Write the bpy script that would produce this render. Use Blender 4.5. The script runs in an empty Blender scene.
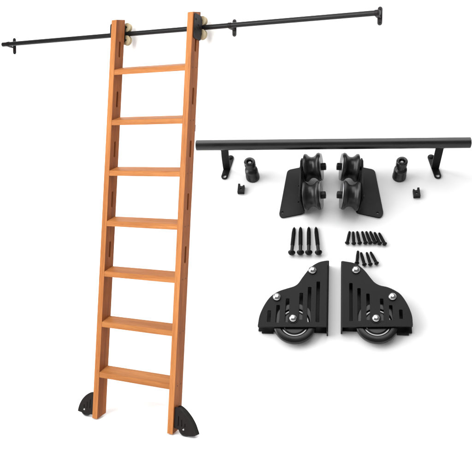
import bpy, bmesh, math, random
from mathutils import Vector, Matrix
random.seed(7)
R = math.radians
scene = bpy.context.scene
col = scene.collection

# ------------------------------------------------------------------ camera
EYE = Vector((0.0, 0.0, 1.578))
PITCH = 0.0915
FPX = 733.5                      # focal length in photo pixels (472 wide)
cam_d = bpy.data.cameras.new('camera'); cam = bpy.data.objects.new('camera', cam_d)
col.objects.link(cam); scene.camera = cam
cam.location = EYE; cam.rotation_euler = (math.pi/2 - PITCH, 0, 0)
cam_d.sensor_width = 36; cam_d.sensor_fit = 'HORIZONTAL'
cam_d.lens = 36*FPX/472; cam_d.clip_start = .05; cam_d.clip_end = 200

def ray(px, py):
    x = (px-236)/FPX; y = -(py-225)/FPX
    return Vector((x, math.cos(PITCH)+y*math.sin(PITCH), -math.sin(PITCH)+y*math.cos(PITCH)))

# ------------------------------------------------------------------ materials
def new_mat(name):
    m = bpy.data.materials.new(name); m.use_nodes = True
    nt = m.node_tree; b = nt.nodes['Principled BSDF']
    return m, nt, b
def N(nt, t, **kw):
    n = nt.nodes.new(t)
    for k, v in kw.items(): setattr(n, k, v)
    return n
def ramp(nt, stops):
    r = N(nt, 'ShaderNodeValToRGB'); e = r.color_ramp.elements
    e[0].position, e[0].color = stops[0][0], (*stops[0][1], 1)
    e[1].position, e[1].color = stops[-1][0], (*stops[-1][1], 1)
    for p, c in stops[1:-1]:
        k = e.new(p); k.color = (*c, 1)
    return r

def paint(name, c, rough, spec, metal=0.0, bump=.0, bscale=900, var=.15):
    m, nt, b = new_mat(name)
    tc = N(nt, 'ShaderNodeTexCoord'); no = N(nt, 'ShaderNodeTexNoise')
    no.inputs['Scale'].default_value = 38; no.inputs['Detail'].default_value = 5
    nt.links.new(tc.outputs['Object'], no.inputs['Vector'])
    lo = tuple(v*(1-var) for v in c); hi = tuple(v*(1+var) for v in c)
    r = ramp(nt, [(.3, lo), (.7, hi)])
    nt.links.new(no.outputs['Fac'], r.inputs['Fac']); nt.links.new(r.outputs['Color'], b.inputs['Base Color'])
    mr = N(nt, 'ShaderNodeMapRange'); mr.inputs['To Min'].default_value = max(.02, rough-.11); mr.inputs['To Max'].default_value = rough+.11
    nt.links.new(no.outputs['Fac'], mr.inputs['Value']); nt.links.new(mr.outputs['Result'], b.inputs['Roughness'])
    b.inputs['Specular IOR Level'].default_value = spec; b.inputs['Metallic'].default_value = metal
    if bump:
        n2 = N(nt, 'ShaderNodeTexNoise'); n2.inputs['Scale'].default_value = bscale; n2.inputs['Detail'].default_value = 2
        nt.links.new(tc.outputs['Object'], n2.inputs['Vector'])
        bp_ = N(nt, 'ShaderNodeBump'); bp_.inputs['Strength'].default_value = bump; bp_.inputs['Distance'].default_value = .0006
        nt.links.new(n2.outputs['Fac'], bp_.inputs['Height']); nt.links.new(bp_.outputs['Normal'], b.inputs['Normal'])
    return m

def wood(name, axis, light, mid, dark, seed=0.0):
    """Clear-finished hardwood with the grain running along one object axis."""
    m, nt, b = new_mat(name)
    tc = N(nt, 'ShaderNodeTexCoord'); oi = N(nt, 'ShaderNodeObjectInfo')
    add = N(nt, 'ShaderNodeVectorMath', operation='ADD')
    mul = N(nt, 'ShaderNodeVectorMath', operation='SCALE'); mul.inputs[3].default_value = 9.0
    cmb = N(nt, 'ShaderNodeCombineXYZ')
    for i in range(3): nt.links.new(oi.outputs['Random'], cmb.inputs[i])
    nt.links.new(cmb.outputs[0], mul.inputs[0])
    nt.links.new(tc.outputs['Object'], add.inputs[0]); nt.links.new(mul.outputs[0], add.inputs[1])
    def stretched(across, along, detail, rough, dist=0.0):
        mp = N(nt, 'ShaderNodeMapping'); s = [across]*3; s[axis] = along
        mp.inputs['Scale'].default_value = s; mp.inputs['Location'].default_value = (seed, seed*1.7, seed*.6)
        nt.links.new(add.outputs[0], mp.inputs['Vector'])
        no = N(nt, 'ShaderNodeTexNoise'); no.inputs['Scale'].default_value = 1
        no.inputs['Detail'].default_value = detail; no.inputs['Roughness'].default_value = rough
        no.inputs['Distortion'].default_value = dist
        nt.links.new(mp.outputs[0], no.inputs['Vector']); return no
    big = stretched(26, 1.3, 3, .5, .8); fine = stretched(260, 7, 4, .65); pore = stretched(700, 16, 2, .5)
    r = ramp(nt, [(.28, dark), (.5, mid), (.72, light)])
    mx = N(nt, 'ShaderNodeMix', data_type='FLOAT'); mx.inputs[0].default_value = .38
    nt.links.new(big.outputs['Fac'], mx.inputs[2]); nt.links.new(fine.outputs['Fac'], mx.inputs[3])
    nt.links.new(mx.outputs[0], r.inputs['Fac'])
    pr = ramp(nt, [(.33, (.62, .5, .42)), (.45, (1, 1, 1))])
    nt.links.new(pore.outputs['Fac'], pr.inputs['Fac'])
    mm = N(nt, 'ShaderNodeMix', data_type='RGBA', blend_type='MULTIPLY'); mm.inputs[0].default_value = .7
    nt.links.new(r.outputs['Color'], mm.inputs[6]); nt.links.new(pr.outputs['Color'], mm.inputs[7])
    hv = N(nt, 'ShaderNodeHueSaturation'); vr = N(nt, 'ShaderNodeMapRange'); vr.inputs['To Min'].default_value = .88; vr.inputs['To Max'].default_value = 1.07
    hv.inputs['Saturation'].default_value = .96
    nt.links.new(oi.outputs['Random'], vr.inputs['Value']); nt.links.new(vr.outputs['Result'], hv.inputs['Value'])
    wide = stretched(9, .9, 2, .5); wr_ = ramp(nt, [(.35, (.86, .80, .74)), (.62, (1.05, 1.05, 1.05))])
    nt.links.new(wide.outputs['Fac'], wr_.inputs['Fac'])
    m2 = N(nt, 'ShaderNodeMix', data_type='RGBA', blend_type='MULTIPLY'); m2.inputs[0].default_value = 1
    nt.links.new(mm.outputs[2], m2.inputs[6]); nt.links.new(wr_.outputs['Color'], m2.inputs[7])
    nt.links.new(m2.outputs[2], hv.inputs['Color']); nt.links.new(hv.outputs['Color'], b.inputs['Base Color'])
    b.inputs['Roughness'].default_value = .45; b.inputs['Specular IOR Level'].default_value = .10
    bu = N(nt, 'ShaderNodeBump'); bu.inputs['Strength'].default_value = .25; bu.inputs['Distance'].default_value = .0006
    nt.links.new(fine.outputs['Fac'], bu.inputs['Height']); nt.links.new(bu.outputs['Normal'], b.inputs['Normal'])
    return m

def plain(name, c, rough=.7, spec=.2):
    m, nt, b = new_mat(name)
    tc = N(nt, 'ShaderNodeTexCoord'); no = N(nt, 'ShaderNodeTexNoise'); no.inputs['Scale'].default_value = 6; no.inputs['Detail'].default_value = 6
    nt.links.new(tc.outputs['Object'], no.inputs['Vector'])
    r = ramp(nt, [(.3, tuple(v*.985 for v in c)), (.7, c)])
    nt.links.new(no.outputs['Fac'], r.inputs['Fac']); nt.links.new(r.outputs['Color'], b.inputs['Base Color'])
    b.inputs['Roughness'].default_value = rough; b.inputs['Specular IOR Level'].default_value = spec
    return m

M = {}
M['white'] = plain('white_paint', (.88, .88, .88))
M['stand'] = plain('white_stand_paint', (.9, .9, .9))
M['board'] = plain('matt_white_board', (.63, .63, .633), .85, .1)
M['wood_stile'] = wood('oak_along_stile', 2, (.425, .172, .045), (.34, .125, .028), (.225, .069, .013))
M['wood_side'] = wood('oak_shaded_side', 2, (.30, .098, .021), (.225, .067, .0125), (.125, .033, .006), 5.3)  # darker copy of the stile oak, side-face shade put into the colour
M['wood_tread'] = wood('oak_along_tread', 0, (.42, .171, .044), (.345, .127, .028), (.245, .079, .0145), 3.1)
M['slot_wood'] = wood('dark_slot_wall', 2, (.25, .075, .015), (.19, .052, .010), (.12, .033, .006), 7.7)  # darker oak tone for the walls of the hand slots
M['plug'] = paint('brown_plug', (.10, .035, .012), .6, .2)
M['black'] = paint('black_powder_coat', (.0042, .0042, .0046), .42, .12, bump=.35)
M['black_rail'] = paint('black_rail_satin', (.0055, .0055, .006), .30, .42, bump=.1)
M['wall_rail'] = paint('black_enamel_rail', (.005, .0045, .005), .36, .2, bump=.1)
M['ladder_black'] = paint('brown_black_paint', (.006, .0042, .004), .4, .16, bump=.2)
M['roller'] = paint('charcoal_roller_nylon', (.0075, .0075, .008), .36, .27)
M['rubber'] = paint('black_rubber', (.005, .005, .0055), .26, .28)
M['screw'] = paint('black_oxide_screw', (.004, .004, .0045), .38, .16)
M['steel'] = paint('polished_steel', (.5, .5, .51), .14, .5, metal=1.0, var=.05)
M['washer'] = paint('brushed_steel', (.17, .17, .175), .34, .5, metal=1.0, var=.15)
M['dark_steel'] = paint('darkened_steel', (.17, .17, .172), .3, .5, metal=1.0, var=.1)
M['ivory'] = paint('ivory_nylon', (.37, .30, .18), .4, .35, var=.08)
M['hole'] = paint('shadowed_recess', (.004, .004, .004), .7, .1)

# ------------------------------------------------------------------ mesh helpers
def empty(name, mat, label, cat, group=None):
    o = bpy.data.objects.new(name, None); col.objects.link(o)
    o.empty_display_size = .02; o.matrix_world = mat
    o['label'] = label; o['category'] = cat
    if group: o['group'] = group
    return o
def obj(name, bm, mat, parent=None, bevel=0, seg=2, angle=35, smooth=True, label=None, kind=None):
    bmesh.ops.recalc_face_normals(bm, faces=bm.faces)
    me = bpy.data.meshes.new(name); bm.to_mesh(me); bm.free()
    if smooth:
        for p in me.polygons: p.use_smooth = True
        me.set_sharp_from_angle(angle=R(angle))
    mats = mat if isinstance(mat, (list, tuple)) else [mat]
    for mm in mats: me.materials.append(mm)
    o = bpy.data.objects.new(name, me); col.objects.link(o)
    if parent: o.parent = parent
    if bevel:
        bv = o.modifiers.new('edge_rounding', 'BEVEL'); bv.width = bevel; bv.segments = seg
        bv.limit_method = 'ANGLE'; bv.angle_limit = R(40); bv.harden_normals = True
    if label: o['label'] = label
    if kind: o['kind'] = kind
    return o
def frame(origin, z, x=None):
    z = Vector(z).normalized(); x = Vector(x or ((1, 0, 0) if abs(z.x) < .9 else (0, 1, 0)))
    x = (x - z*x.dot(z)).normalized(); y = z.cross(x)
    m = Matrix((x, y, z)).transposed().to_4x4(); m.translation = Vector(origin); return m
def add_box(bm, x0, x1, y0, y1, z0, z1, m=None):
    vs = [bm.verts.new((m @ Vector(p)) if m else p) for p in
          [(x0,y0,z0),(x1,y0,z0),(x1,y1,z0),(x0,y1,z0),(x0,y0,z1),(x1,y0,z1),(x1,y1,z1),(x0,y1,z1)]]
    for f in [(3,2,1,0),(4,5,6,7),(0,1,5,4),(1,2,6,5),(2,3,7,6),(3,0,4,7)]: bm.faces.new([vs[i] for i in f])
    return vs
def add_lathe(bm, prof, m, seg=40, closed_ring=False):
    """profile of (radius, height) turned about the local z axis of m"""
    rings = []
    for r, z in prof:
        if r < 1e-6: rings.append([bm.verts.new(m @ Vector((0, 0, z)))])
        else: rings.append([bm.verts.new(m @ Vector((r*math.cos(2*math.pi*i/seg), r*math.sin(2*math.pi*i/seg), z))) for i in range(seg)])
    pairs = list(zip(rings, rings[1:]))
    if closed_ring: pairs.append((rings[-1], rings[0]))
    for a, b in pairs:
        for i in range(seg):
            j = (i+1) % seg
            if len(a) == 1 and len(b) == 1: continue
            if len(a) == 1: bm.faces.new((a[0], b[i], b[j]))
            elif len(b) == 1: bm.faces.new((a[i], a[j], b[0]))
            else: bm.faces.new((a[i], a[j], b[j], b[i]))
def add_cyl(bm, p0, p1, r, seg=32):
    p0, p1 = Vector(p0), Vector(p1); L = (p1-p0).length
    add_lathe(bm, [(0, 0), (r, 0), (r, L), (0, L)], frame(p0, p1-p0), seg)
def add_plate(bm, outline, holes, z0, z1, m=None):
    """flat plate with real holes: outline and holes are 2-D loops"""
    t = bmesh.new(); edges = []
    for loop in [outline]+list(holes):
        vs = [t.verts.new((p[0], p[1], z0)) for p in loop]
        for i in range(len(vs)): edges.append(t.edges.new((vs[i], vs[(i+1) % len(vs)])))
    bmesh.ops.triangle_fill(t, edges=edges, use_beauty=True, use_dissolve=False)
    r = bmesh.ops.extrude_face_region(t, geom=list(t.faces))
    bmesh.ops.translate(t, verts=[v for v in r['geom'] if isinstance(v, bmesh.types.BMVert)], vec=(0, 0, z1-z0))
    bmesh.ops.dissolve_limit(t, angle_limit=R(.5), verts=t.verts, edges=t.edges)
    if m: bmesh.ops.transform(t, matrix=m, verts=t.verts)
    bmesh.ops.recalc_face_normals(t, faces=t.faces)
    me = bpy.data.meshes.new('tmp'); t.to_mesh(me); t.free(); bm.from_mesh(me); bpy.data.meshes.remove(me)
def ellipse(cx, cy, rx, ry=None, n=20):
    ry = ry or rx
    return [(cx+rx*math.cos(2*math.pi*i/n), cy+ry*math.sin(2*math.pi*i/n)) for i in range(n)]
def stadium(p, q, r, n=10):
    p, q = Vector(p), Vector(q); a = math.atan2(q.y-p.y, q.x-p.x); out = []
    for c, s in ((q, a-math.pi/2), (p, a+math.pi/2)):
        for i in range(n+1):
            t = s+math.pi*i/n; out.append((c.x+r*math.cos(t), c.y+r*math.sin(t)))
    return out
def round_poly(pts, r, n=6):
    out = []; k = len(pts)
    for i in range(k):
        p = Vector(pts[i]); a = (Vector(pts[i-1])-p); b = (Vector(pts[(i+1) % k])-p)
        rr = min(r, a.length*.45, b.length*.45); s = p+a.normalized()*rr; e = p+b.normalized()*rr
        for j in range(n+1):
            t = j/n; q = s*(1-t)**2+p*2*t*(1-t)+e*t*t; out.append((q.x, q.y))
    return out
def smooth_curve(pts, n=5):
    """Catmull-Rom through 2-D points, ends kept"""
    P = [Vector(p) for p in pts]; P = [P[0]*2-P[1]]+P+[P[-1]*2-P[-2]]; out = []
    for i in range(1, len(P)-2):
        for j in range(n):
            t = j/n; a, b, c, d = P[i-1:i+3]
            q = .5*((2*b)+(c-a)*t+(2*a-5*b+4*c-d)*t*t+(3*b-a-3*c+d)*t**3); out.append((q.x, q.y))
    out.append((P[-2].x, P[-2].y)); return out
def add_tube(bm, p0, p1, r, wall, seg=48):
    p0, p1 = Vector(p0), Vector(p1); L = (p1-p0).length; c = .0008
    add_lathe(bm, [(r-wall, 0), (r-c, 0), (r, c), (r, L-c), (r-c, L), (r-wall, L)], frame(p0, p1-p0), seg, True)

# ------------------------------------------------------------------ the ladder's own frame
PSI, ALPHA = -.4795, .1054
root_m = Matrix.Translation((-.8676, 4.3, .0142)) @ Matrix.Rotation(PSI, 4, 'Z') @ Matrix.Rotation(-ALPHA, 4, 'X')
W, T, D, L = .5717, .0365, .0853, 2.4036        # outer width, stile face, stile depth, stile length
SH = .031                                         # the saw cuts and treads rise this much towards the back
ladder = empty('library_ladder', root_m, 'tall golden oak library ladder with seven treads leaning on the long black rail', 'ladder')

S1, DS, RT = .2810, .3035, .0318
slots = [S1+DS*i+DS*.5-RT*.6 for i in range(2, 7)]
def stile(x0):
    """one upright, sawn level at both ends, with long hand slots cut right through it"""
    side = Matrix(((0, 0, 1, 0), (1, 0, 0, 0), (0, 1, 0, 0), (0, 0, 0, 1)))
    holes = [stadium((D*.53, z-.041), (D*.53, z+.041), .0080, 7) for z in slots]
    bm = bmesh.new(); add_plate(bm, [(0, 0), (D, .02), (D, L+.022), (0, L)], holes, x0, x0+T, side)
    bm.normal_update(); bmesh.ops.recalc_face_normals(bm, faces=bm.faces)
    for f in bm.faces:
        c = f.calc_center_median()
        if abs(f.normal.x) > .8: f.material_index = 1          # broad side faces get the oak with shade in its colour
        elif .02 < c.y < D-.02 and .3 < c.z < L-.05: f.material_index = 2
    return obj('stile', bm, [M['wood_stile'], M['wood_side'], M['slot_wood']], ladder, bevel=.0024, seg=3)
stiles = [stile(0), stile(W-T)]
for i in range(7):
    bm = bmesh.new(); s = S1+DS*i
    vs = add_box(bm, T-.002, W-T+.002, .0015, D-.004, s-RT, s)
    for v in vs:
        if v.co.y > D/2: v.co.z += SH
    t = obj('tread', bm, M['wood_tread'], ladder, bevel=.003, seg=3)
# little screw plugs at every tread
for st, xs in ((stiles[0], (T,)), (stiles[1], (W,))):
    for i in range(7):
        s = S1+DS*i-RT*.5
        if xs[0] == T: continue
        for y in (.028, .062):
            bm = bmesh.new(); add_cyl(bm, (xs[0]-.002, y, s+y*.2), (xs[0]+.0006, y, s+y*.2), .0042, 14)
            obj('screw_plug', bm, M['plug'], st)
bm = bmesh.new(); add_box(bm, W-.022, W-.004, D-.001, D+.015, 1.735, 1.775)
obj('bumper', bm, M['washer'], ladder, bevel=.003)

# ---- the rail the ladder hangs on: position in the ladder's frame
def ladder_hit(px, py, yl):
    """ladder-frame point where the sight line crosses the plane local y = yl"""
    inv = root_m.inverted(); o = inv @ EYE; d = inv.to_3x3() @ ray(px, py)
    return o+d*((yl-o.y)/d.y)
YR = D+.040
a_, b_ = ladder_hit(70, 39.0, YR), ladder_hit(290, 20.3, YR)
RS = .5*(a_.z+b_.z)                               # height of the rail along the stile
xl, xr = ladder_hit(3.4, 44.5, YR).x, ladder_hit(380.0, 14.0, YR).x
print('rail', a_, b_, xl, xr)
RR = .0145
TILT = (a_.z-b_.z)/(b_.x-a_.x)
def rs_at(x): return a_.z-(x-a_.x)*TILT
vwall = Matrix.Rotation(PSI, 4, 'Z'); vwall.translation = root_m @ Vector((0, YR, rs_at(0)))
vrail = vwall @ Matrix.Rotation(TILT, 4, 'Y')   # level frame: x along the rail, y to the wall
rail = empty('wall_rail', vrail, 'long thin black wall rail with three brackets, high up behind the top of the ladder', 'rail')
WALL = .058
bm = bmesh.new(); add_tube(bm, (xl, 0, 0), (xr-.006, 0, 0), RR, .003, 40)
obj('tube', bm, M['wall_rail'], rail)
for px, py in ((1.6, 44.6), (381.2, 14)):
    x = xl if px < 100 else xr-.006
    s = -1 if px < 100 else 1
    bm = bmesh.new(); add_lathe(bm, [(0, -.004), (RR-.0035, -.004), (RR-.0035, 0), (RR+.0005, .0002), (RR, .004), (RR-.003, .0055), (0, .006)], frame((x, 0, 0), (s, 0, 0)), 32)
    obj('end_cap', bm, M['wall_rail'], rail)
for px, py, hh in ((12.0, 45.2, .052), (233.3, 25.7, .047), (379.6, 15.4, .046)):
    x = ladder_hit(px-(3.5 if px < 300 else 3.0), py, YR).x
    x = min(x, xr-.009)
    # wall plate
    bm = bmesh.new(); mp = Matrix(((1, 0, 0, x), (0, 0, -1, WALL), (0, 1, 0, -.006), (0, 0, 0, 1)))
    add_plate(bm, stadium((0, -hh+.010), (0, hh-.010), .0125), [], .0, .004, mp)
    br = obj('rail_bracket', bm, M['ladder_black'], rail, bevel=.0008)
    for s in (-1, 1):
        bm = bmesh.new(); add_lathe(bm, [(0, 0), (.0055, 0), (.005, .0016), (.0025, .0028), (0, .003)], mp @ Matrix.Translation((0, s*(hh-.011), .0041)), 16)
        obj('screw_head', bm, M['ladder_black'], br)
    # curved arm from the plate under the rail
    bm = bmesh.new()
    prof = [(WALL-.004, -.020), (.030, -.020), (.014, -.0195), (.004, -.0175), (-.006, -.0165), (-.006, -.0125)]
    outer = [(WALL-.004, -.012), (.030, -.012), (.016, -.010)]
    poly = prof+[(-.0035, -RR-.0006+.001), (.004, -RR+.001), (.010, -.0095), (.014, -.004)]+list(reversed(outer))
    add_plate(bm, poly, [], -.009, .009, Matrix(((0, 0, 1, x), (1, 0, 0, 0), (0, 1, 0, 0), (0, 0, 0, 1))))
    obj('arm', bm, M['ladder_black'], br, bevel=.001)
    bm = bmesh.new(); add_lathe(bm, [(RR+.0002, -.010), (RR+.0022, -.009), (RR+.0022, .009), (RR+.0002, .010)], frame((x, 0, 0), (1, 0, 0)), 32, True)
    obj('collar', bm, M['ladder_black'], br)

# ---- roller hangers that carry the ladder on the rail (they travel with it)
for side, x0 in ((0, 0.0), (1, W-T)):
    bm = bmesh.new()
    RS = rs_at(x0+T-.012)
    zc = RS-.002
    xs = x0+T if side else x0
    # flat plate screwed to the outer side of the stile
    x_in, x_out = (xs+.0005, xs+.0045) if side else (xs-.0125, xs-.0005)
    zt, zb_ = (zc+.058, zc-.086) if side else (zc+.040, zc-.048)
    y0_ = .010 if side else .004
    add_plate(bm, round_poly([(y0_, zb_), (D+.0095, zb_), (D+.0095, zt), (y0_, zt)], .018), [], x_in, x_out,
              Matrix(((0, 0, 1, 0), (1, 0, 0, 0), (0, 1, 0, 0), (0, 0, 0, 1))))
    hp = obj('hanger_plate', bm, M['ladder_black'], ladder, bevel=.001)
    # standing flange that carries the axles
    bm = bmesh.new()
    fx0, fx1 = (xs-.046, xs+.0045) if side else (xs-.012, xs+.034)
    add_plate(bm, round_poly([(fx0, zc-.060), (fx1, zc-.060), (fx1, zc+.052), (fx0, zc+.052)], .014), [], D+.0102, D+.0142,
              Matrix(((1, 0, 0, 0), (0, 0, 1, 0), (0, 1, 0, 0), (0, 0, 0, 1))))
    obj('flange', bm, M['ladder_black'], hp, bevel=.001)
    wx = x0+T-.008
    for s, r in ((1, .0285), (-1, .0305)):
        ctr = Vector((wx, YR, RS+s*(RR+r-.0045)))
        bm = bmesh.new(); h = .0125
        prof = [(.006, -h), (r-.004, -h), (r-.001, -h+.0015), (r, -h+.004), (r-.0035, -.004), (r-.0045, 0), (r-.0035, .004), (r, h-.004), (r-.001, h-.0015), (r-.004, h), (.006, h)]
        add_lathe(bm, prof, frame(ctr, (0, 1, 0)), 40, True)
        w = obj('roller', bm, M['ivory'], hp)
        bm = bmesh.new(); add_cyl(bm, ctr+Vector((0, -.026, 0)), ctr+Vector((0, .022, 0)), .0058, 16)
        add_lathe(bm, [(0, .0195), (.0105, .0195), (.0105, .025), (0, .026)], frame(ctr, (0, 1, 0)), 6)
        obj('axle_bolt', bm, M['ladder_black'], w)
    for y, z in ((.032, .026), (.032, -.030), (.060, 0)):
        bm = bmesh.new(); sx = 1 if side else -1
        add_lathe(bm, [(0, 0), (.006, 0), (.0055, .002), (.003, .0032), (0, .0035)], frame((x_out if side else x_in, y, zc+z), (sx, 0, 0)), 16)
        obj('screw_head', bm, M['ladder_black'], hp)

# ---- quarter-fan wheel brackets at the foot, rolling sideways along the floor
for side, sx, xs in ((0, -1, -.0008), (1, 1, W+.0008)):
    zb = .012
    def P(u, v): return (xs+sx*u, v)
    if side: arc = [(0, .153), (.014, .156), (.032, .150), (.060, .132), (.093, .101), (.118, .068), (.134, .036), (.141, .020), (.138, .012), (.100, .006), (.060, .012), (.030, .030), (0, .036)]
    else:    arc = [(0, .152), (.014, .153), (.034, .146), (.063, .127), (.090, .098), (.109, .063), (.118, .030), (.114, .022), (.078, .018), (.040, .016), (0, .018)]
    out = [P(u, v+zb-.012) for u, v in smooth_curve(arc, 4)]
    front = None
    for y0, nm in ((.010, 'wheel_bracket'), (.052, 'rear_plate')):
        hol = []
        if y0 < .03:
            for k in range(3):
                u = .028+.022*k; top = .105-.018*k
                a, b = P(u, .052), P(u, top); hol.append(stadium(a, b, 0.0017, 5))
        bm = bmesh.new()
        add_plate(bm, out, hol, y0, y0+.0035, Matrix(((1, 0, 0, 0), (0, 0, 1, 0), (0, 1, 0, 0), (0, 0, 0, 1))))
        o = obj(nm, bm, M['ladder_black'], front or ladder, bevel=.0008)
        front = front or o
    bm = bmesh.new()                                            # flange against the stile
    a = P(0, 0)[0]; b = P(.0035, 0)[0]
    add_box(bm, min(a, b), max(a, b), .0136, .0519, .036, .146 if not side else .150)
    obj('side_flange', bm, M['ladder_black'], front, bevel=.0006)
    # curved cover strip joining both plates along the fan edge
    bm = bmesh.new(); ca = smooth_curve(arc[1:9] if side else arc[1:8], 4); vs = []
    for u, v in ca:
        p = P(u-.0012, v-.0012+zb-.012); vs.append([bm.verts.new((p[0], y, p[1])) for y in (.0136, .0519)])
    for p, q in zip(vs, vs[1:]): bm.faces.new((p[0], q[0], q[1], p[1]))
    bmesh.ops.solidify(bm, geom=list(bm.faces), thickness=.0022)
    obj('edge_strip', bm, M['ladder_black'], front)
    wc = Vector((*P(.066 if side else .066, 0), 0)); wr = .042
    wc = Vector((xs+sx*.066, .033, wr-.004+ (0 if side else .004)))
    bm = bmesh.new()
    prof = [(.008, -.013), (.030, -.013), (.031, -.016), (wr-.004, -.016), (wr, -.012), (wr+.0005, 0), (wr, .012), (wr-.004, .016), (.031, .016), (.030, .013), (.008, .013)]
    add_lathe(bm, prof, frame(wc, (0, 1, 0)), 48, True)
    wh = obj('wheel', bm, M['rubber'], front)
    bm = bmesh.new(); add_lathe(bm, [(0, -.032), (.0035, -.0315), (.0062, -.0285), (.0072, -.0235), (.0, -.0230)], frame(wc, (0, 1, 0)), 24)
    obj('bolt', bm, M['steel'], front)
    bm = bmesh.new(); add_cyl(bm, wc-Vector((0, .0235, 0)), wc+Vector((0, .026, 0)), .005, 14)
    obj('axle', bm, M['ladder_black'], wh)

# ------------------------------------------------------------------ setting: floor, wall, sloping display board
FLOOR_Z = (root_m @ Vector((W+.066, .033, 0))).z - .0055 + 0
lowest = min((root_m @ Vector((W+.066, .033, -.0045))).z, 9)
FLOOR_Z = lowest
bm = bmesh.new(); add_box(bm, -14, 14, -10, 16, FLOOR_Z-.05, FLOOR_Z)
obj('floor', bm, M['white'], kind='structure', smooth=False)
# wall just behind the rail brackets, parallel to the rail
wm = vwall.copy(); bm = bmesh.new()
zf = FLOOR_Z - wm.translation.z
add_box(bm, -9, 7.0, WALL+.0005, WALL+.12, zf, 4.2-1.578+1.0, wm)
obj('wall', bm, M['white'], kind='structure', smooth=False)

E_N, YAW = R(38), R(-7.5)
B0 = EYE + ray(333, 300)*1.30
Bm = Matrix.Rotation(YAW, 4, 'Z') @ Matrix.Rotation(math.pi/2-E_N, 4, 'X'); Bm.translation = B0
Binv = Bm.inverted()
def bp(px, py, h=0.0):
    """point on the board (board frame) under a place in the photo, h above the surface"""
    o = Binv @ EYE; d = Binv.to_3x3() @ ray(px, py)
    return o+d*((h-o.z)/d.z)
def ppm(px, py, h=0.0):
    """photo pixels per metre for something facing us at that place"""
    return FPX/((Bm @ bp(px, py, h)) - EYE).dot(Vector((0, math.cos(PITCH), -math.sin(PITCH))))
def on_board(p, rot=0.0):
    return Bm @ Matrix.Translation((p[0], p[1], 0)) @ Matrix.Rotation(rot, 4, 'Z')

bl, br_, tl, tr = bp(200.5, 366), bp(500, 366), bp(200.5, 143), bp(500, 143)
bm = bmesh.new()
x0, x1, y0, y1 = bl.x, br_.x+.03, bl.y, tl.y
top = [Bm @ Vector(p) for p in ((x0, y0, 0), (x1, y0, 0), (x1, y1, 0), (x0, y1, 0))]
bot = [Vector((p.x, p.y, FLOOR_Z+.0005)) for p in top]
for p in bot[2:]: pass
tv = [bm.verts.new(p) for p in top]; bv = [bm.verts.new(p) for p in bot]
bm.faces.new(tv).material_index = 1
bm.faces.new(bv[::-1])
for i in range(4):
    j = (i+1) % 4; bm.faces.new((tv[i], bv[i], bv[j], tv[j]))
obj('display_surface', bm, [M['stand'], M['board']], kind='structure', smooth=False)

# ------------------------------------------------------------------ loose hardware laid out on the board
# --- short rail on its two brackets
HR = .072
pl, pr = bp(196.3, 145.4, HR), bp(470.6, 142.6, HR)
rr = 5.35/ppm(333, 144, HR)
mid = (pl+pr)/2; ang = math.atan2(pr.y-pl.y, pr.x-pl.x); half = (pr-pl).length/2
trk = empty('track_rail', Bm @ Matrix.Translation((mid.x, mid.y, HR)) @ Matrix.Rotation(ang, 4, 'Z'),
            'thick satin black round rail lying across the top of the hardware display', 'rail')
bm = bmesh.new(); add_tube(bm, (-half, 0, 0), (half, 0, 0), rr, .002, 64)
obj('tube', bm, M['black_rail'], trk)
bm = bmesh.new(); add_lathe(bm, [(0, -.006), (rr-.0025, -.006), (rr-.0025, .0020), (rr-.0035, .0028), (0, .0032)], frame((half-.002, 0, 0), (1, 0, 0)), 48)
obj('end_cap', bm, M['black_rail'], trk)
def rail_y(x): return pl.y+(pr.y-pl.y)*(x-pl.x)/(pr.x-pl.x)
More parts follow.
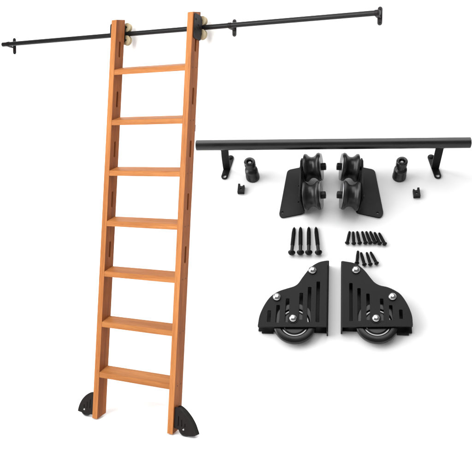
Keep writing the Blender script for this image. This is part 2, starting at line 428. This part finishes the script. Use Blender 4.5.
for (pa, pb, parm, lab) in (((230.6, 158.5), (224.6, 177.0), 224.6, 'black bracket with pierced foot, under the thick rail end beside the ladder'),
                            ((431.0, 157.8), (437.6, 176.3), 440.0, 'black bracket with pierced foot, under the right end of the thick rail')):
    a, b = bp(*pa), bp(*pb)
    top_ = bp(parm, 146, HR-rr-.0012); base = Vector((top_.x, rail_y(top_.x), 0))
    root = empty('rail_bracket', on_board(base), lab, 'bracket', 'rail brackets in the hardware set')
    a2, b2 = a-base, b-base
    d2 = (b2-a2).normalized()
    bm = bmesh.new()
    add_plate(bm, stadium((a2.x, a2.y), (b2.x, b2.y), .0068), [ellipse(b2.x, b2.y, .0036, n=16), ellipse(a2.x, a2.y, .0030, n=16)], .0003, .0028)
    obj('foot_plate', bm, M['black'], root, bevel=.0007)
    # arm: a strap that rises from the foot plate to a saddle under the rail
    foot = a2.lerp(b2, .60); wd = .0074; th = .0032
    cen = [(foot.x, foot.y, .0029), (foot.x*.9, foot.y*.92, .014), (foot.x*.45, foot.y*.45, HR*.55), (0, 0.001, HR-rr-.010), (0, 0.0, HR-rr-.0004)]
    bm = bmesh.new(); rows = []
    for p in cen:
        v = Vector(p)
        rows.append([bm.verts.new(v+Vector((sx_*wd, sy_*th/2, 0))) for sx_, sy_ in ((-1, -1), (1, -1), (1, 1), (-1, 1))])
    bm.faces.new(rows[0][::-1]); bm.faces.new(rows[-1])
    for p, q in zip(rows, rows[1:]):
        for i in range(4): bm.faces.new((p[i], p[(i+1) % 4], q[(i+1) % 4], q[i]))
    obj('arm', bm, M['black'], root, bevel=.0006)
    bm = bmesh.new(); vs = []                                  # saddle hugging the tube's underside
    for k in range(9):
        t = math.pi*(1.15+.70*k/8)
        vs.append([bm.verts.new((x, (rr+.0002)*math.cos(t), HR+(rr+.0002)*math.sin(t))) for x in (-wd, wd)])
    for p, q in zip(vs, vs[1:]): bm.faces.new((p[0], q[0], q[1], p[1]))
    bmesh.ops.solidify(bm, geom=list(bm.faces), thickness=-.0016)
    obj('saddle', bm, M['black'], root)
    bm = bmesh.new(); add_lathe(bm, [(0, 0), (.0046, 0), (.0043, .0018), (.002, .003), (0, .0032)], frame((a2.x, a2.y, .0028), (0, 0, 1)), 18)
    obj('screw_head', bm, M['black'], root)

# --- two stepped rail stops standing on end
for (pb, pt, lab) in (((253.8, 179.6), (248.7, 159.6), 'stepped black cylindrical rail stop standing under the rail, on the side nearest the ladder'),
                      ((398.4, 179.0), (402.8, 159.0), 'stepped black cylindrical rail stop standing under the rail, right of the roller plates')):
    base = bp(*pb); h = .0385; topp = bp(pt[0], pt[1], h)
    r0 = 6.8/ppm(*pb)
    lean = Vector((topp.x-base.x, topp.y-base.y, 0))*.55
    print('stop lean', topp-base, r0)
    base = base+Vector((topp.x-base.x, topp.y-base.y, 0))*.25
    root = empty('rail_stop', on_board(base), lab, 'rail stop', 'rail stops')
    shear = Matrix.Identity(4); shear[0][2] = lean.x/h; shear[1][2] = lean.y/h
    r1 = r0*.82
    bm = bmesh.new()
    prof = [(0, 0), (r0-.0008, 0), (r0, .0008), (r0, .0052), (r0*.955, .0062), (r0*.955, .0165), (r0*.90, .0196), (r0*.60, .0222), (r0*.56, .0285), (0, .0285)]
    add_lathe(bm, prof, shear, 48)
    obj('body', bm, M['black_rail'], root)
    bm = bmesh.new()
    prof = [(0, .0286), (r1-.001, .0286), (r1, .0297), (r1, .0370), (r1-.0012, .0384), (r1*.56, .0384), (r1*.50, .0376), (r1*.50, .0320), (0, .0320)]
    add_lathe(bm, prof, shear, 48)
    obj('knob', bm, M['black_rail'], root)
    bm = bmesh.new(); add_lathe(bm, [(0, .0321), (r1*.3, .0321), (r1*.3, .0350), (0, .0352)], shear, 6)
    obj('socket_screw', bm, M['dark_steel'], root)

# --- two little notched clips
for (c, flip, lab) in (((241.4, 190.0), 1, 'tiny notched black clip lying in front of the stop nearest the ladder'),
                       ((416.2, 194.0), -1, 'tiny notched black clip lying below the right-hand rail bracket')):
    base = bp(*c); k = 1/ppm(*c); sy = 1.22
    root = empty('rail_clip', on_board(base, 0 if flip > 0 else .06), lab, 'clip', 'small rail clips')
    w, h = 3.35*k, 4.3*k*sy
    o_ = [(-w, -h), (w, -h), (w, h*.62), (w*.62, h*.72), (w*.35, h*.42), (-w*.25, h*.42), (-w*.38, h*1.0), (-w, h*1.02)]
    o_ = [(x*flip, y) for x, y in o_]
    if flip < 0: o_ = o_[::-1]
    bm = bmesh.new(); add_plate(bm, o_, [ellipse(0, -h*.32, w*.34, n=14)], .0003, .0075)
    obj('body', bm, M['black'], root, bevel=.0009)
    bm = bmesh.new(); add_cyl(bm, (0, -h*.32, .001), (0, -h*.32, .006), w*.30, 16)
    obj('pin', bm, M['rubber'], root)

# --- the two roller hangers
hangers = [
  (1, [(287.4, 170.0), (302.6, 166.8), (304.3, 213.2), (281.5, 217.6), (279.0, 214.6)], [(312.8, 167.5), (312.2, 195.8)], (282.5, 212.3), [(299, 186), (298.5, 202)],
   'black two-roller hanger plate lying flat, its plate pointing left towards the ladder'),
  (-1, [(374.8, 169.6), (359.6, 166.6), (355.4, 212.6), (380.3, 217.8), (383.6, 213.4)], [(350.0, 167.5), (350.6, 195.8)], (377.5, 212.8), [(362, 198), (360.5, 204)],
   'black two-roller hanger plate lying flat, its plate pointing right, mirror of its twin')]
for sgn, outl, rolls, hole, dots, lab in hangers:
    TH = .0035
    pts = [bp(x, y, TH) for x, y in outl]
    cen = sum(pts, Vector())/len(pts)
    root = empty('roller_hanger', on_board(cen), lab, 'roller hanger', 'roller hangers in the hardware set')
    loc = [p-cen for p in pts]
    poly = [(p.x, p.y) for p in loc]
    area = sum(poly[i-1][0]*poly[i][1]-poly[i][0]*poly[i-1][1] for i in range(len(poly)))
    if area < 0: poly = poly[::-1]
    hs = [bp(*hole, TH)-cen]+[bp(*d_, TH)-cen for d_ in dots]
    bm = bmesh.new()
    add_plate(bm, round_poly(poly, .0075), [ellipse(h_.x, h_.y, .0022 if i == 0 else .0015, n=14) for i, h_ in enumerate(hs)], .0003, TH)
    plate = obj('plate', bm, M['black'], root, bevel=.0008)
    # standing flange, leaning slightly outward, that carries both axles
    tau = R(8); ax = Vector((sgn*math.cos(tau), 0, math.sin(tau)))
    up = Vector((-sgn*math.sin(tau), 0, math.cos(tau)))
    ra, rb_ = loc[1], loc[2]
    # rollers
    HC = .0335; cs = [bp(*c, HC)-cen for c in rolls]
    rw = .0155                                                   # half width
    rad = 14.3/ppm(*rolls[0], HC)
    cs[0].z = cs[1].z = HC
    sep = (cs[0]-cs[1]).length
    print('roller rad', rad, 'sep', sep)
    bm = bmesh.new()
    fc = (cs[0]+cs[1])/2 - ax*(rw+.0045)
    ylo, yhi = cs[1].y-.021, cs[0].y+.019
    mf = Matrix.Identity(4)
    for i, vec in enumerate((Vector((0, 1, 0)), up, ax)):
        for j in range(3): mf[j][i] = vec[j]
    mf.translation = fc
    hlow = -(fc.z-TH)/up.z
    add_plate(bm, [(ylo-fc.y, hlow), (yhi-fc.y, hlow)]+[(yhi-fc.y-.003, .012), (yhi-fc.y-.016, .021), (ylo-fc.y+.016, .021), (ylo-fc.y+.003, .012)], [], -.0017, .0017, mf)
    obj('flange', bm, M['black'], plate, bevel=.0008)
    for c in cs:
        m = frame(c, ax, (0, 1, 0)); bm = bmesh.new(); g = rad*.74
        prof = [(.006, -rw), (rad*.90, -rw), (rad-.0006, -rw+.0008), (rad, -rw+.0022), (rad*.985, -rw*.72)]
        for k in range(13):
            t = -1+2*k/12; prof.append((g+(rad*.955-g)*abs(t)**2.2, rw*.62*t))
        prof += [(rad*.985, rw*.72), (rad, rw-.0022), (rad-.0006, rw-.0008), (rad*.93, rw), (.006, rw)]
        add_lathe(bm, prof, m, 56, True)
        ro = obj('roller', bm, M['roller'], root)
        bm = bmesh.new()                                           # bright disc on the inner face
        add_lathe(bm, [(.0045, rw+.0002), (rad*.93, rw+.0002), (rad*.95, rw+.0008), (rad*.95, rw+.0018), (rad*.93, rw+.0024), (.0045, rw+.0024)], m, 56, True)
        obj('washer', bm, M['washer'], ro)
        bm = bmesh.new()                                           # hex-headed axle
        add_lathe(bm, [(0, -rw-.010), (.0040, -rw-.010), (.0040, rw+.0025), (.0078, rw+.0026), (.0078, rw+.0090), (.0068, rw+.0102), (.0035, rw+.0102), (.0032, rw+.0080), (0, rw+.0080)], m, 6)
        obj('axle_bolt', bm, M['screw'], ro, bevel=.0004)

# --- screws
def screw_mesh(Lr, rs, rh, kind):
    """head at the origin, pointing along +z; returns (head, shank) bmeshes"""
    hb = bmesh.new()
    if kind == 'long':
        add_lathe(hb, [(0, -rh*.62), (rh*.30, -rh*.62), (rh*.34, -rh*.50), (rh*.50, -rh*.60), (rh*.82, -rh*.40), (rh, -rh*.05), (rh*.98, rh*.12), (rs*.9, rh*.32), (0, rh*.32)], Matrix.Identity(4), 28)
    else:
        add_lathe(hb, [(0, -rh*.42), (rh*.28, -rh*.42), (rh*.32, -rh*.32), (rh*.55, -rh*.42), (rh*.88, -rh*.26), (rh, -.02*rh), (rh*.96, rh*.12), (rs*.9, rh*.40), (0, rh*.40)], Matrix.Identity(4), 24)
    sb = bmesh.new(); prof = [(0, rh*.2), (rs*.86, rh*.2)]
    n = 15 if kind == 'long' else 9
    z0 = rh*.55 if kind != 'long' else Lr*.26; z1 = Lr*.91
    prof.append((rs*.86, z0))
    for k in range(n):
        z = z0+(z1-z0)*k/n; dz = (z1-z0)/n; tap = 1 if k < n-3 else 1-.06*(k-n+4)
        prof += [(rs*.74*tap, z+dz*.12), (rs*1.06*tap, z+dz*.55), (rs*1.04*tap, z+dz*.66), (rs*.74*tap, z+dz*.98)]
    prof += [(rs*.72, Lr*.92), (rs*.50, Lr*.955), (0, Lr)]
    add_lathe(sb, prof, Matrix.Identity(4), 18)
    return hb, sb
protos = {}
def place_screw(tip, head, kind, label, group, hpx, spx):
    rh = hpx/2/ppm(*head); rs = spx/2/ppm(*head)
    h = bp(*head, rh*.98); t = bp(*tip, rs*1.0)
    h.z = rh*1.0+.0004; t.z = rs*.55+.0003
    v = t-h; Lr = v.length
    m = Bm @ frame(h, v, (1, 0, 0)) @ Matrix.Rotation(random.uniform(0, 6), 4, 'Z')
    if kind not in protos:
        root = empty(kind+'_screw' if kind == 'long' else 'short_screw', m, label, 'screw', group)
        hb, sb = screw_mesh(Lr, rs, rh, kind)
        protos[kind] = (root, obj('head', hb, M['screw'], root), obj('shank', sb, M['screw'], root), Lr)
    else:
        pr_, a, b, L0 = protos[kind]
        root = pr_.copy(); col.objects.link(root); root.matrix_world = m
        root['label'] = label; root['group'] = group
        for q in (a, b):
            c = q.copy(); col.objects.link(c); c.parent = root
long_ = [((294.3, 226.4), (291.7, 252.6), 'long black screw leaning right, nearest the ladder in the row of four'),
         ((300.5, 226.2), (300.5, 252.4), 'long upright black screw, second from the left in the row of four'),
         ((308.8, 226.2), (308.8, 252.4), 'long upright black screw, third from the left in the row of four'),
         ((315.8, 226.4), (318.5, 252.4), 'long black screw leaning left, at the right end of the row of four')]
for t, h, lab in long_:
    place_screw(t, h, 'long', lab, 'long screws in a row of four', 7.4, 4.0)
short = [((349.8, 230.7), (347.2, 243.0), 'short black screw leaning right, first at the left end of the row of eight'),
         ((353.1, 230.7), (353.8, 243.5), 'short nearly upright black screw, second from the left in the row of eight'),
         ((357.0, 230.5), (359.7, 243.1), 'short black screw tilting left, third from the left in the row of eight'),
         ((361.9, 230.5), (365.6, 243.0), 'short black screw, fourth from the left in the row of eight'),
         ((365.9, 230.5), (370.4, 242.9), 'short black screw, fifth from the left in the row of eight'),
         ((369.9, 230.6), (375.1, 242.7), 'short black screw, sixth from the left in the row of eight'),
         ((374.0, 231.0), (379.7, 243.6), 'short black screw, next to last at the right of the row of eight'),
         ((378.4, 231.4), (384.7, 244.0), 'short steeply tilted black screw at the right end of the row of eight')]
for t, h, lab in short:
    place_screw(t, h, 'short', lab, 'short screws in a row of eight', 4.8, 3.1)
short2 = [((358.0, 250.6), (356.9, 263.0), 'short upright black screw half hidden behind the top of the right wheel bracket'),
          ((360.5, 250.6), (364.4, 264.6), 'short black screw, second from the left of the loose four above the right wheel bracket'),
          ((366.2, 250.8), (370.4, 264.4), 'short black screw, third from the left of the loose four above the right wheel bracket'),
          ((370.0, 250.8), (376.6, 263.4), 'short tilted black screw, rightmost of the loose four above the right wheel bracket')]
for t, h, lab in short2:
    place_screw(t, h, 'short', lab, 'short screws in a group of four', 4.8, 3.1)

# --- the two slotted wheel brackets
HB = .0185
specs = [
 dict(sgn=1, edge=[(326.6, 260.3), (318.4, 262.3), (310.4, 267.5), (302.7, 276.9), (298.4, 283.0), (294.1, 286.1), (286.7, 288.4), (278.2, 291.3), (270.8, 296.2), (264.5, 304.5), (259.6, 315.2), (257.7, 325.6)],
      corner=[(258.0, 327.0), (326.6, 327.0)], slots=[(269.2, 310, 322.4), (277.8, 304.5, 323), (287.3, 298, 322.6), (301.0, 292.4, 320), (309.3, 286.5, 322.4), (318.0, 281, 322.6)],
      bolts=[(312.5, 269.8), (276.8, 296.6), (293.0, 317.8)], wheel=(294.6, 323.6), wr=21.6, step=(261.2, 273),
      label='black slotted wheel bracket with three bright bolts, curved side facing left towards the ladder'),
 dict(sgn=-1, edge=[(342.6, 260.9), (353.8, 262.9), (360.2, 266.4), (365.4, 271.3), (370.7, 278.0), (374.9, 282.6), (380.2, 285.4), (387.6, 287.1), (395, 290.4), (401.3, 295.0), (407.7, 304.6), (411.9, 315.2), (412.9, 324.7)],
      corner=[(412.7, 326.4), (342.6, 327.0)], slots=[(351, 282.4, 321.5), (359.2, 287.5, 321.5), (368.2, 293, 320.4), (382, 298, 321), (391, 304.6, 320.4), (401, 309, 319.4)],
      bolts=[(356, 269.4), (392.5, 296.2), (376.0, 317.8)], wheel=(376.6, 323.6), wr=21.4, step=(397.5, 409.6),
      label='black slotted wheel bracket with three bright bolts, curved side facing right, below the loose screws')]
for sp in specs:
    TH = .0026; sgn = sp['sgn']
    cen = bp(*sp['wheel'], 0); cen.z = 0
    root = empty('wheel_bracket', on_board(cen), sp['label'], 'wheel bracket', 'wheel brackets in the hardware set')
    def q(px, py, h=HB):
        p = bp(px, py, h)-cen; return (p.x, p.y)
    curve = smooth_curve([q(*p) for p in sp['edge']], 4)
    tail = [q(*p) for p in sp['corner']]
    xe = (max if sgn > 0 else min)([curve[0][0]]+[p[0] for p in tail])
    curve[0] = (xe, curve[0][1]); tail[1] = (xe, tail[1][1])
    outl = curve+tail
    if sgn < 0: outl = outl[::-1]
    sw = 1.75/ppm(*sp['wheel'], HB)
    hol = []
    for x, ya, yb in sp['slots']:
        a, b = q(x, ya+1.6), q(x, yb-1.6); x_ = (a[0]+b[0])/2
        hol.append(round_poly([(x_-sw, b[1]-.002), (x_+sw, b[1]-.002), (x_+sw, a[1]+.002), (x_-sw, a[1]+.002)], .0012, 3))
    bm = bmesh.new(); add_plate(bm, outl, hol, HB-TH, HB)
    obj('front_plate', bm, M['black'], root, bevel=.0006)
    # back plate: same outline with a stepped foot, lying on the board
    xs = [p[0] for p in outl]; ys = [p[1] for p in outl]
    yb = min(ys)
    s0, s1 = q(sp['step'][0], 326)[0], q(sp['step'][1], 326)[0]
    back = curve+[(curve[-1][0], yb), (s0 if sgn > 0 else s1, yb), (s0 if sgn > 0 else s1, yb-.004), (s1 if sgn > 0 else s0, yb-.004), (s1 if sgn > 0 else s0, yb), (xe, yb)]
    # keep points in order, drop duplicates
    if sgn < 0: back = back[::-1]
    bm = bmesh.new(); add_plate(bm, back, [], .0003, TH)
    obj('back_plate', bm, M['black'], root, bevel=.0006)
    # folded side flange along the straight edge, with a rounded bend
    ytop = curve[0][1]
    bm = bmesh.new(); th = .0026; prof = []; rad = .0026
    for k in range(7):
        t = math.pi/2*k/6; prof.append((rad*math.sin(t), HB-rad+rad*math.cos(t)))
    sec = [(0, HB)]+[(x, z) for x, z in prof]+[(rad, .0003), (.0001, .0003)]
    sec += [(0.0, HB-th)]
    secp = [(sgn*x, z) for x, z in sec]
    clean = []
    for p in secp:
        if not clean or (abs(p[0]-clean[-1][0])+abs(p[1]-clean[-1][1])) > 1e-6: clean.append(p)
    add_plate(bm, clean, [], 0, (ytop-.0003)-(yb-.0045), Matrix(((1, 0, 0, xe+sgn*.00005), (0, 0, 1, yb-.0045), (0, 1, 0, 0), (0, 0, 0, 1))))
    obj('side_flange', bm, M['black'], root, angle=25)
    # wheel between the plates
    wr = sp['wr']/ppm(*sp['wheel'], HB/2); hw = .0058
    wc = bp(*sp['wheel'], HB/2)-cen; wc.z = HB/2+.0
    prof = [(.006, -hw*.7), (wr*.52, -hw*.7), (wr*.58, -hw*.35), (wr*.66, -hw*.35), (wr*.72, -hw*.95), (wr*.90, -hw), (wr*.985, -hw*.7), (wr, -hw*.2), (wr, hw*.2), (wr*.985, hw*.7), (wr*.90, hw), (wr*.72, hw*.95), (wr*.66, hw*.35), (wr*.58, hw*.35), (wr*.52, hw*.7), (.006, hw*.7)]
    bm = bmesh.new(); add_lathe(bm, prof, Matrix.Translation(wc), 72, True)
    wh = obj('wheel', bm, M['rubber'], root)
    bm = bmesh.new(); add_lathe(bm, [(wr*.595, hw*.36), (wr*.655, hw*.36), (wr*.650, hw*.52), (wr*.60, hw*.52)], Matrix.Translation(wc), 64, True)
    obj('rim_ring', bm, M['dark_steel'], wh)
    bm = bmesh.new(); add_cyl(bm, (wc.x, wc.y, TH+.0002), (wc.x, wc.y, HB-TH-.0002), .0044, 20)
    obj('axle', bm, M['washer'], wh)
    for bx, by in sp['bolts']:
        c = bp(bx, by, HB+.003)-cen; r = 4.25/ppm(bx, by, HB)
        bm = bmesh.new()
        if by > 310:
            add_lathe(bm, [(r*.6, .0001), (r*1.28, .0001), (r*1.28, .0007), (r*.6, .0008)], Matrix.Translation((c.x, c.y, HB)), 32, True)
            obj('washer', bm, M['black'], root)
            bm = bmesh.new()
        add_lathe(bm, [(0, .0002), (r*.92, .0002), (r, .0009), (r*.97, .0022), (r*.84, .0038), (r*.60, .0051), (r*.32, .0058), (r*.28, .0050), (0, .0048)], Matrix.Translation((c.x, c.y, HB+.0002)), 32)
        obj('dome_bolt', bm, M['steel'], root)
        if by < 310:
            bm = bmesh.new(); add_cyl(bm, (c.x, c.y, TH+.0002), (c.x, c.y, HB-TH-.0002), .0040, 18)
            obj('spacer', bm, M['washer'], root)

# ------------------------------------------------------------------ light: a white studio
w = bpy.data.worlds.new('World'); scene.world = w; w.use_nodes = True
bgd = w.node_tree.nodes['Background']; bgd.inputs[0].default_value = (1, 1, 1, 1); bgd.inputs[1].default_value = .27
def area(name, loc, target, size, power, sy=None, color=(1, 1, 1)):
    l = bpy.data.lights.new(name, 'AREA'); l.energy = power; l.size = size; l.color = color
    if sy: l.shape = 'RECTANGLE'; l.size_y = sy
    o = bpy.data.objects.new(name, l); col.objects.link(o); o.location = loc
    o.rotation_euler = (Vector(target)-Vector(loc)).to_track_quat('-Z', 'Y').to_euler(); return o
area('key_softbox', (-3.6, .9, 3.0), (-.4, 4.2, 1.1), 3.4, 350)
area('overhead_softbox', (-.5, 1.1, 5.0), (.4, 3.0, 0), 4.4, 250)

scene.view_settings.view_transform = 'Standard'; scene.view_settings.look = 'None'
scene.view_settings.exposure = 0; scene.view_settings.gamma = 1
scene.render.engine = 'CYCLES'
scene.render.resolution_x = 1024; scene.render.resolution_y = 976
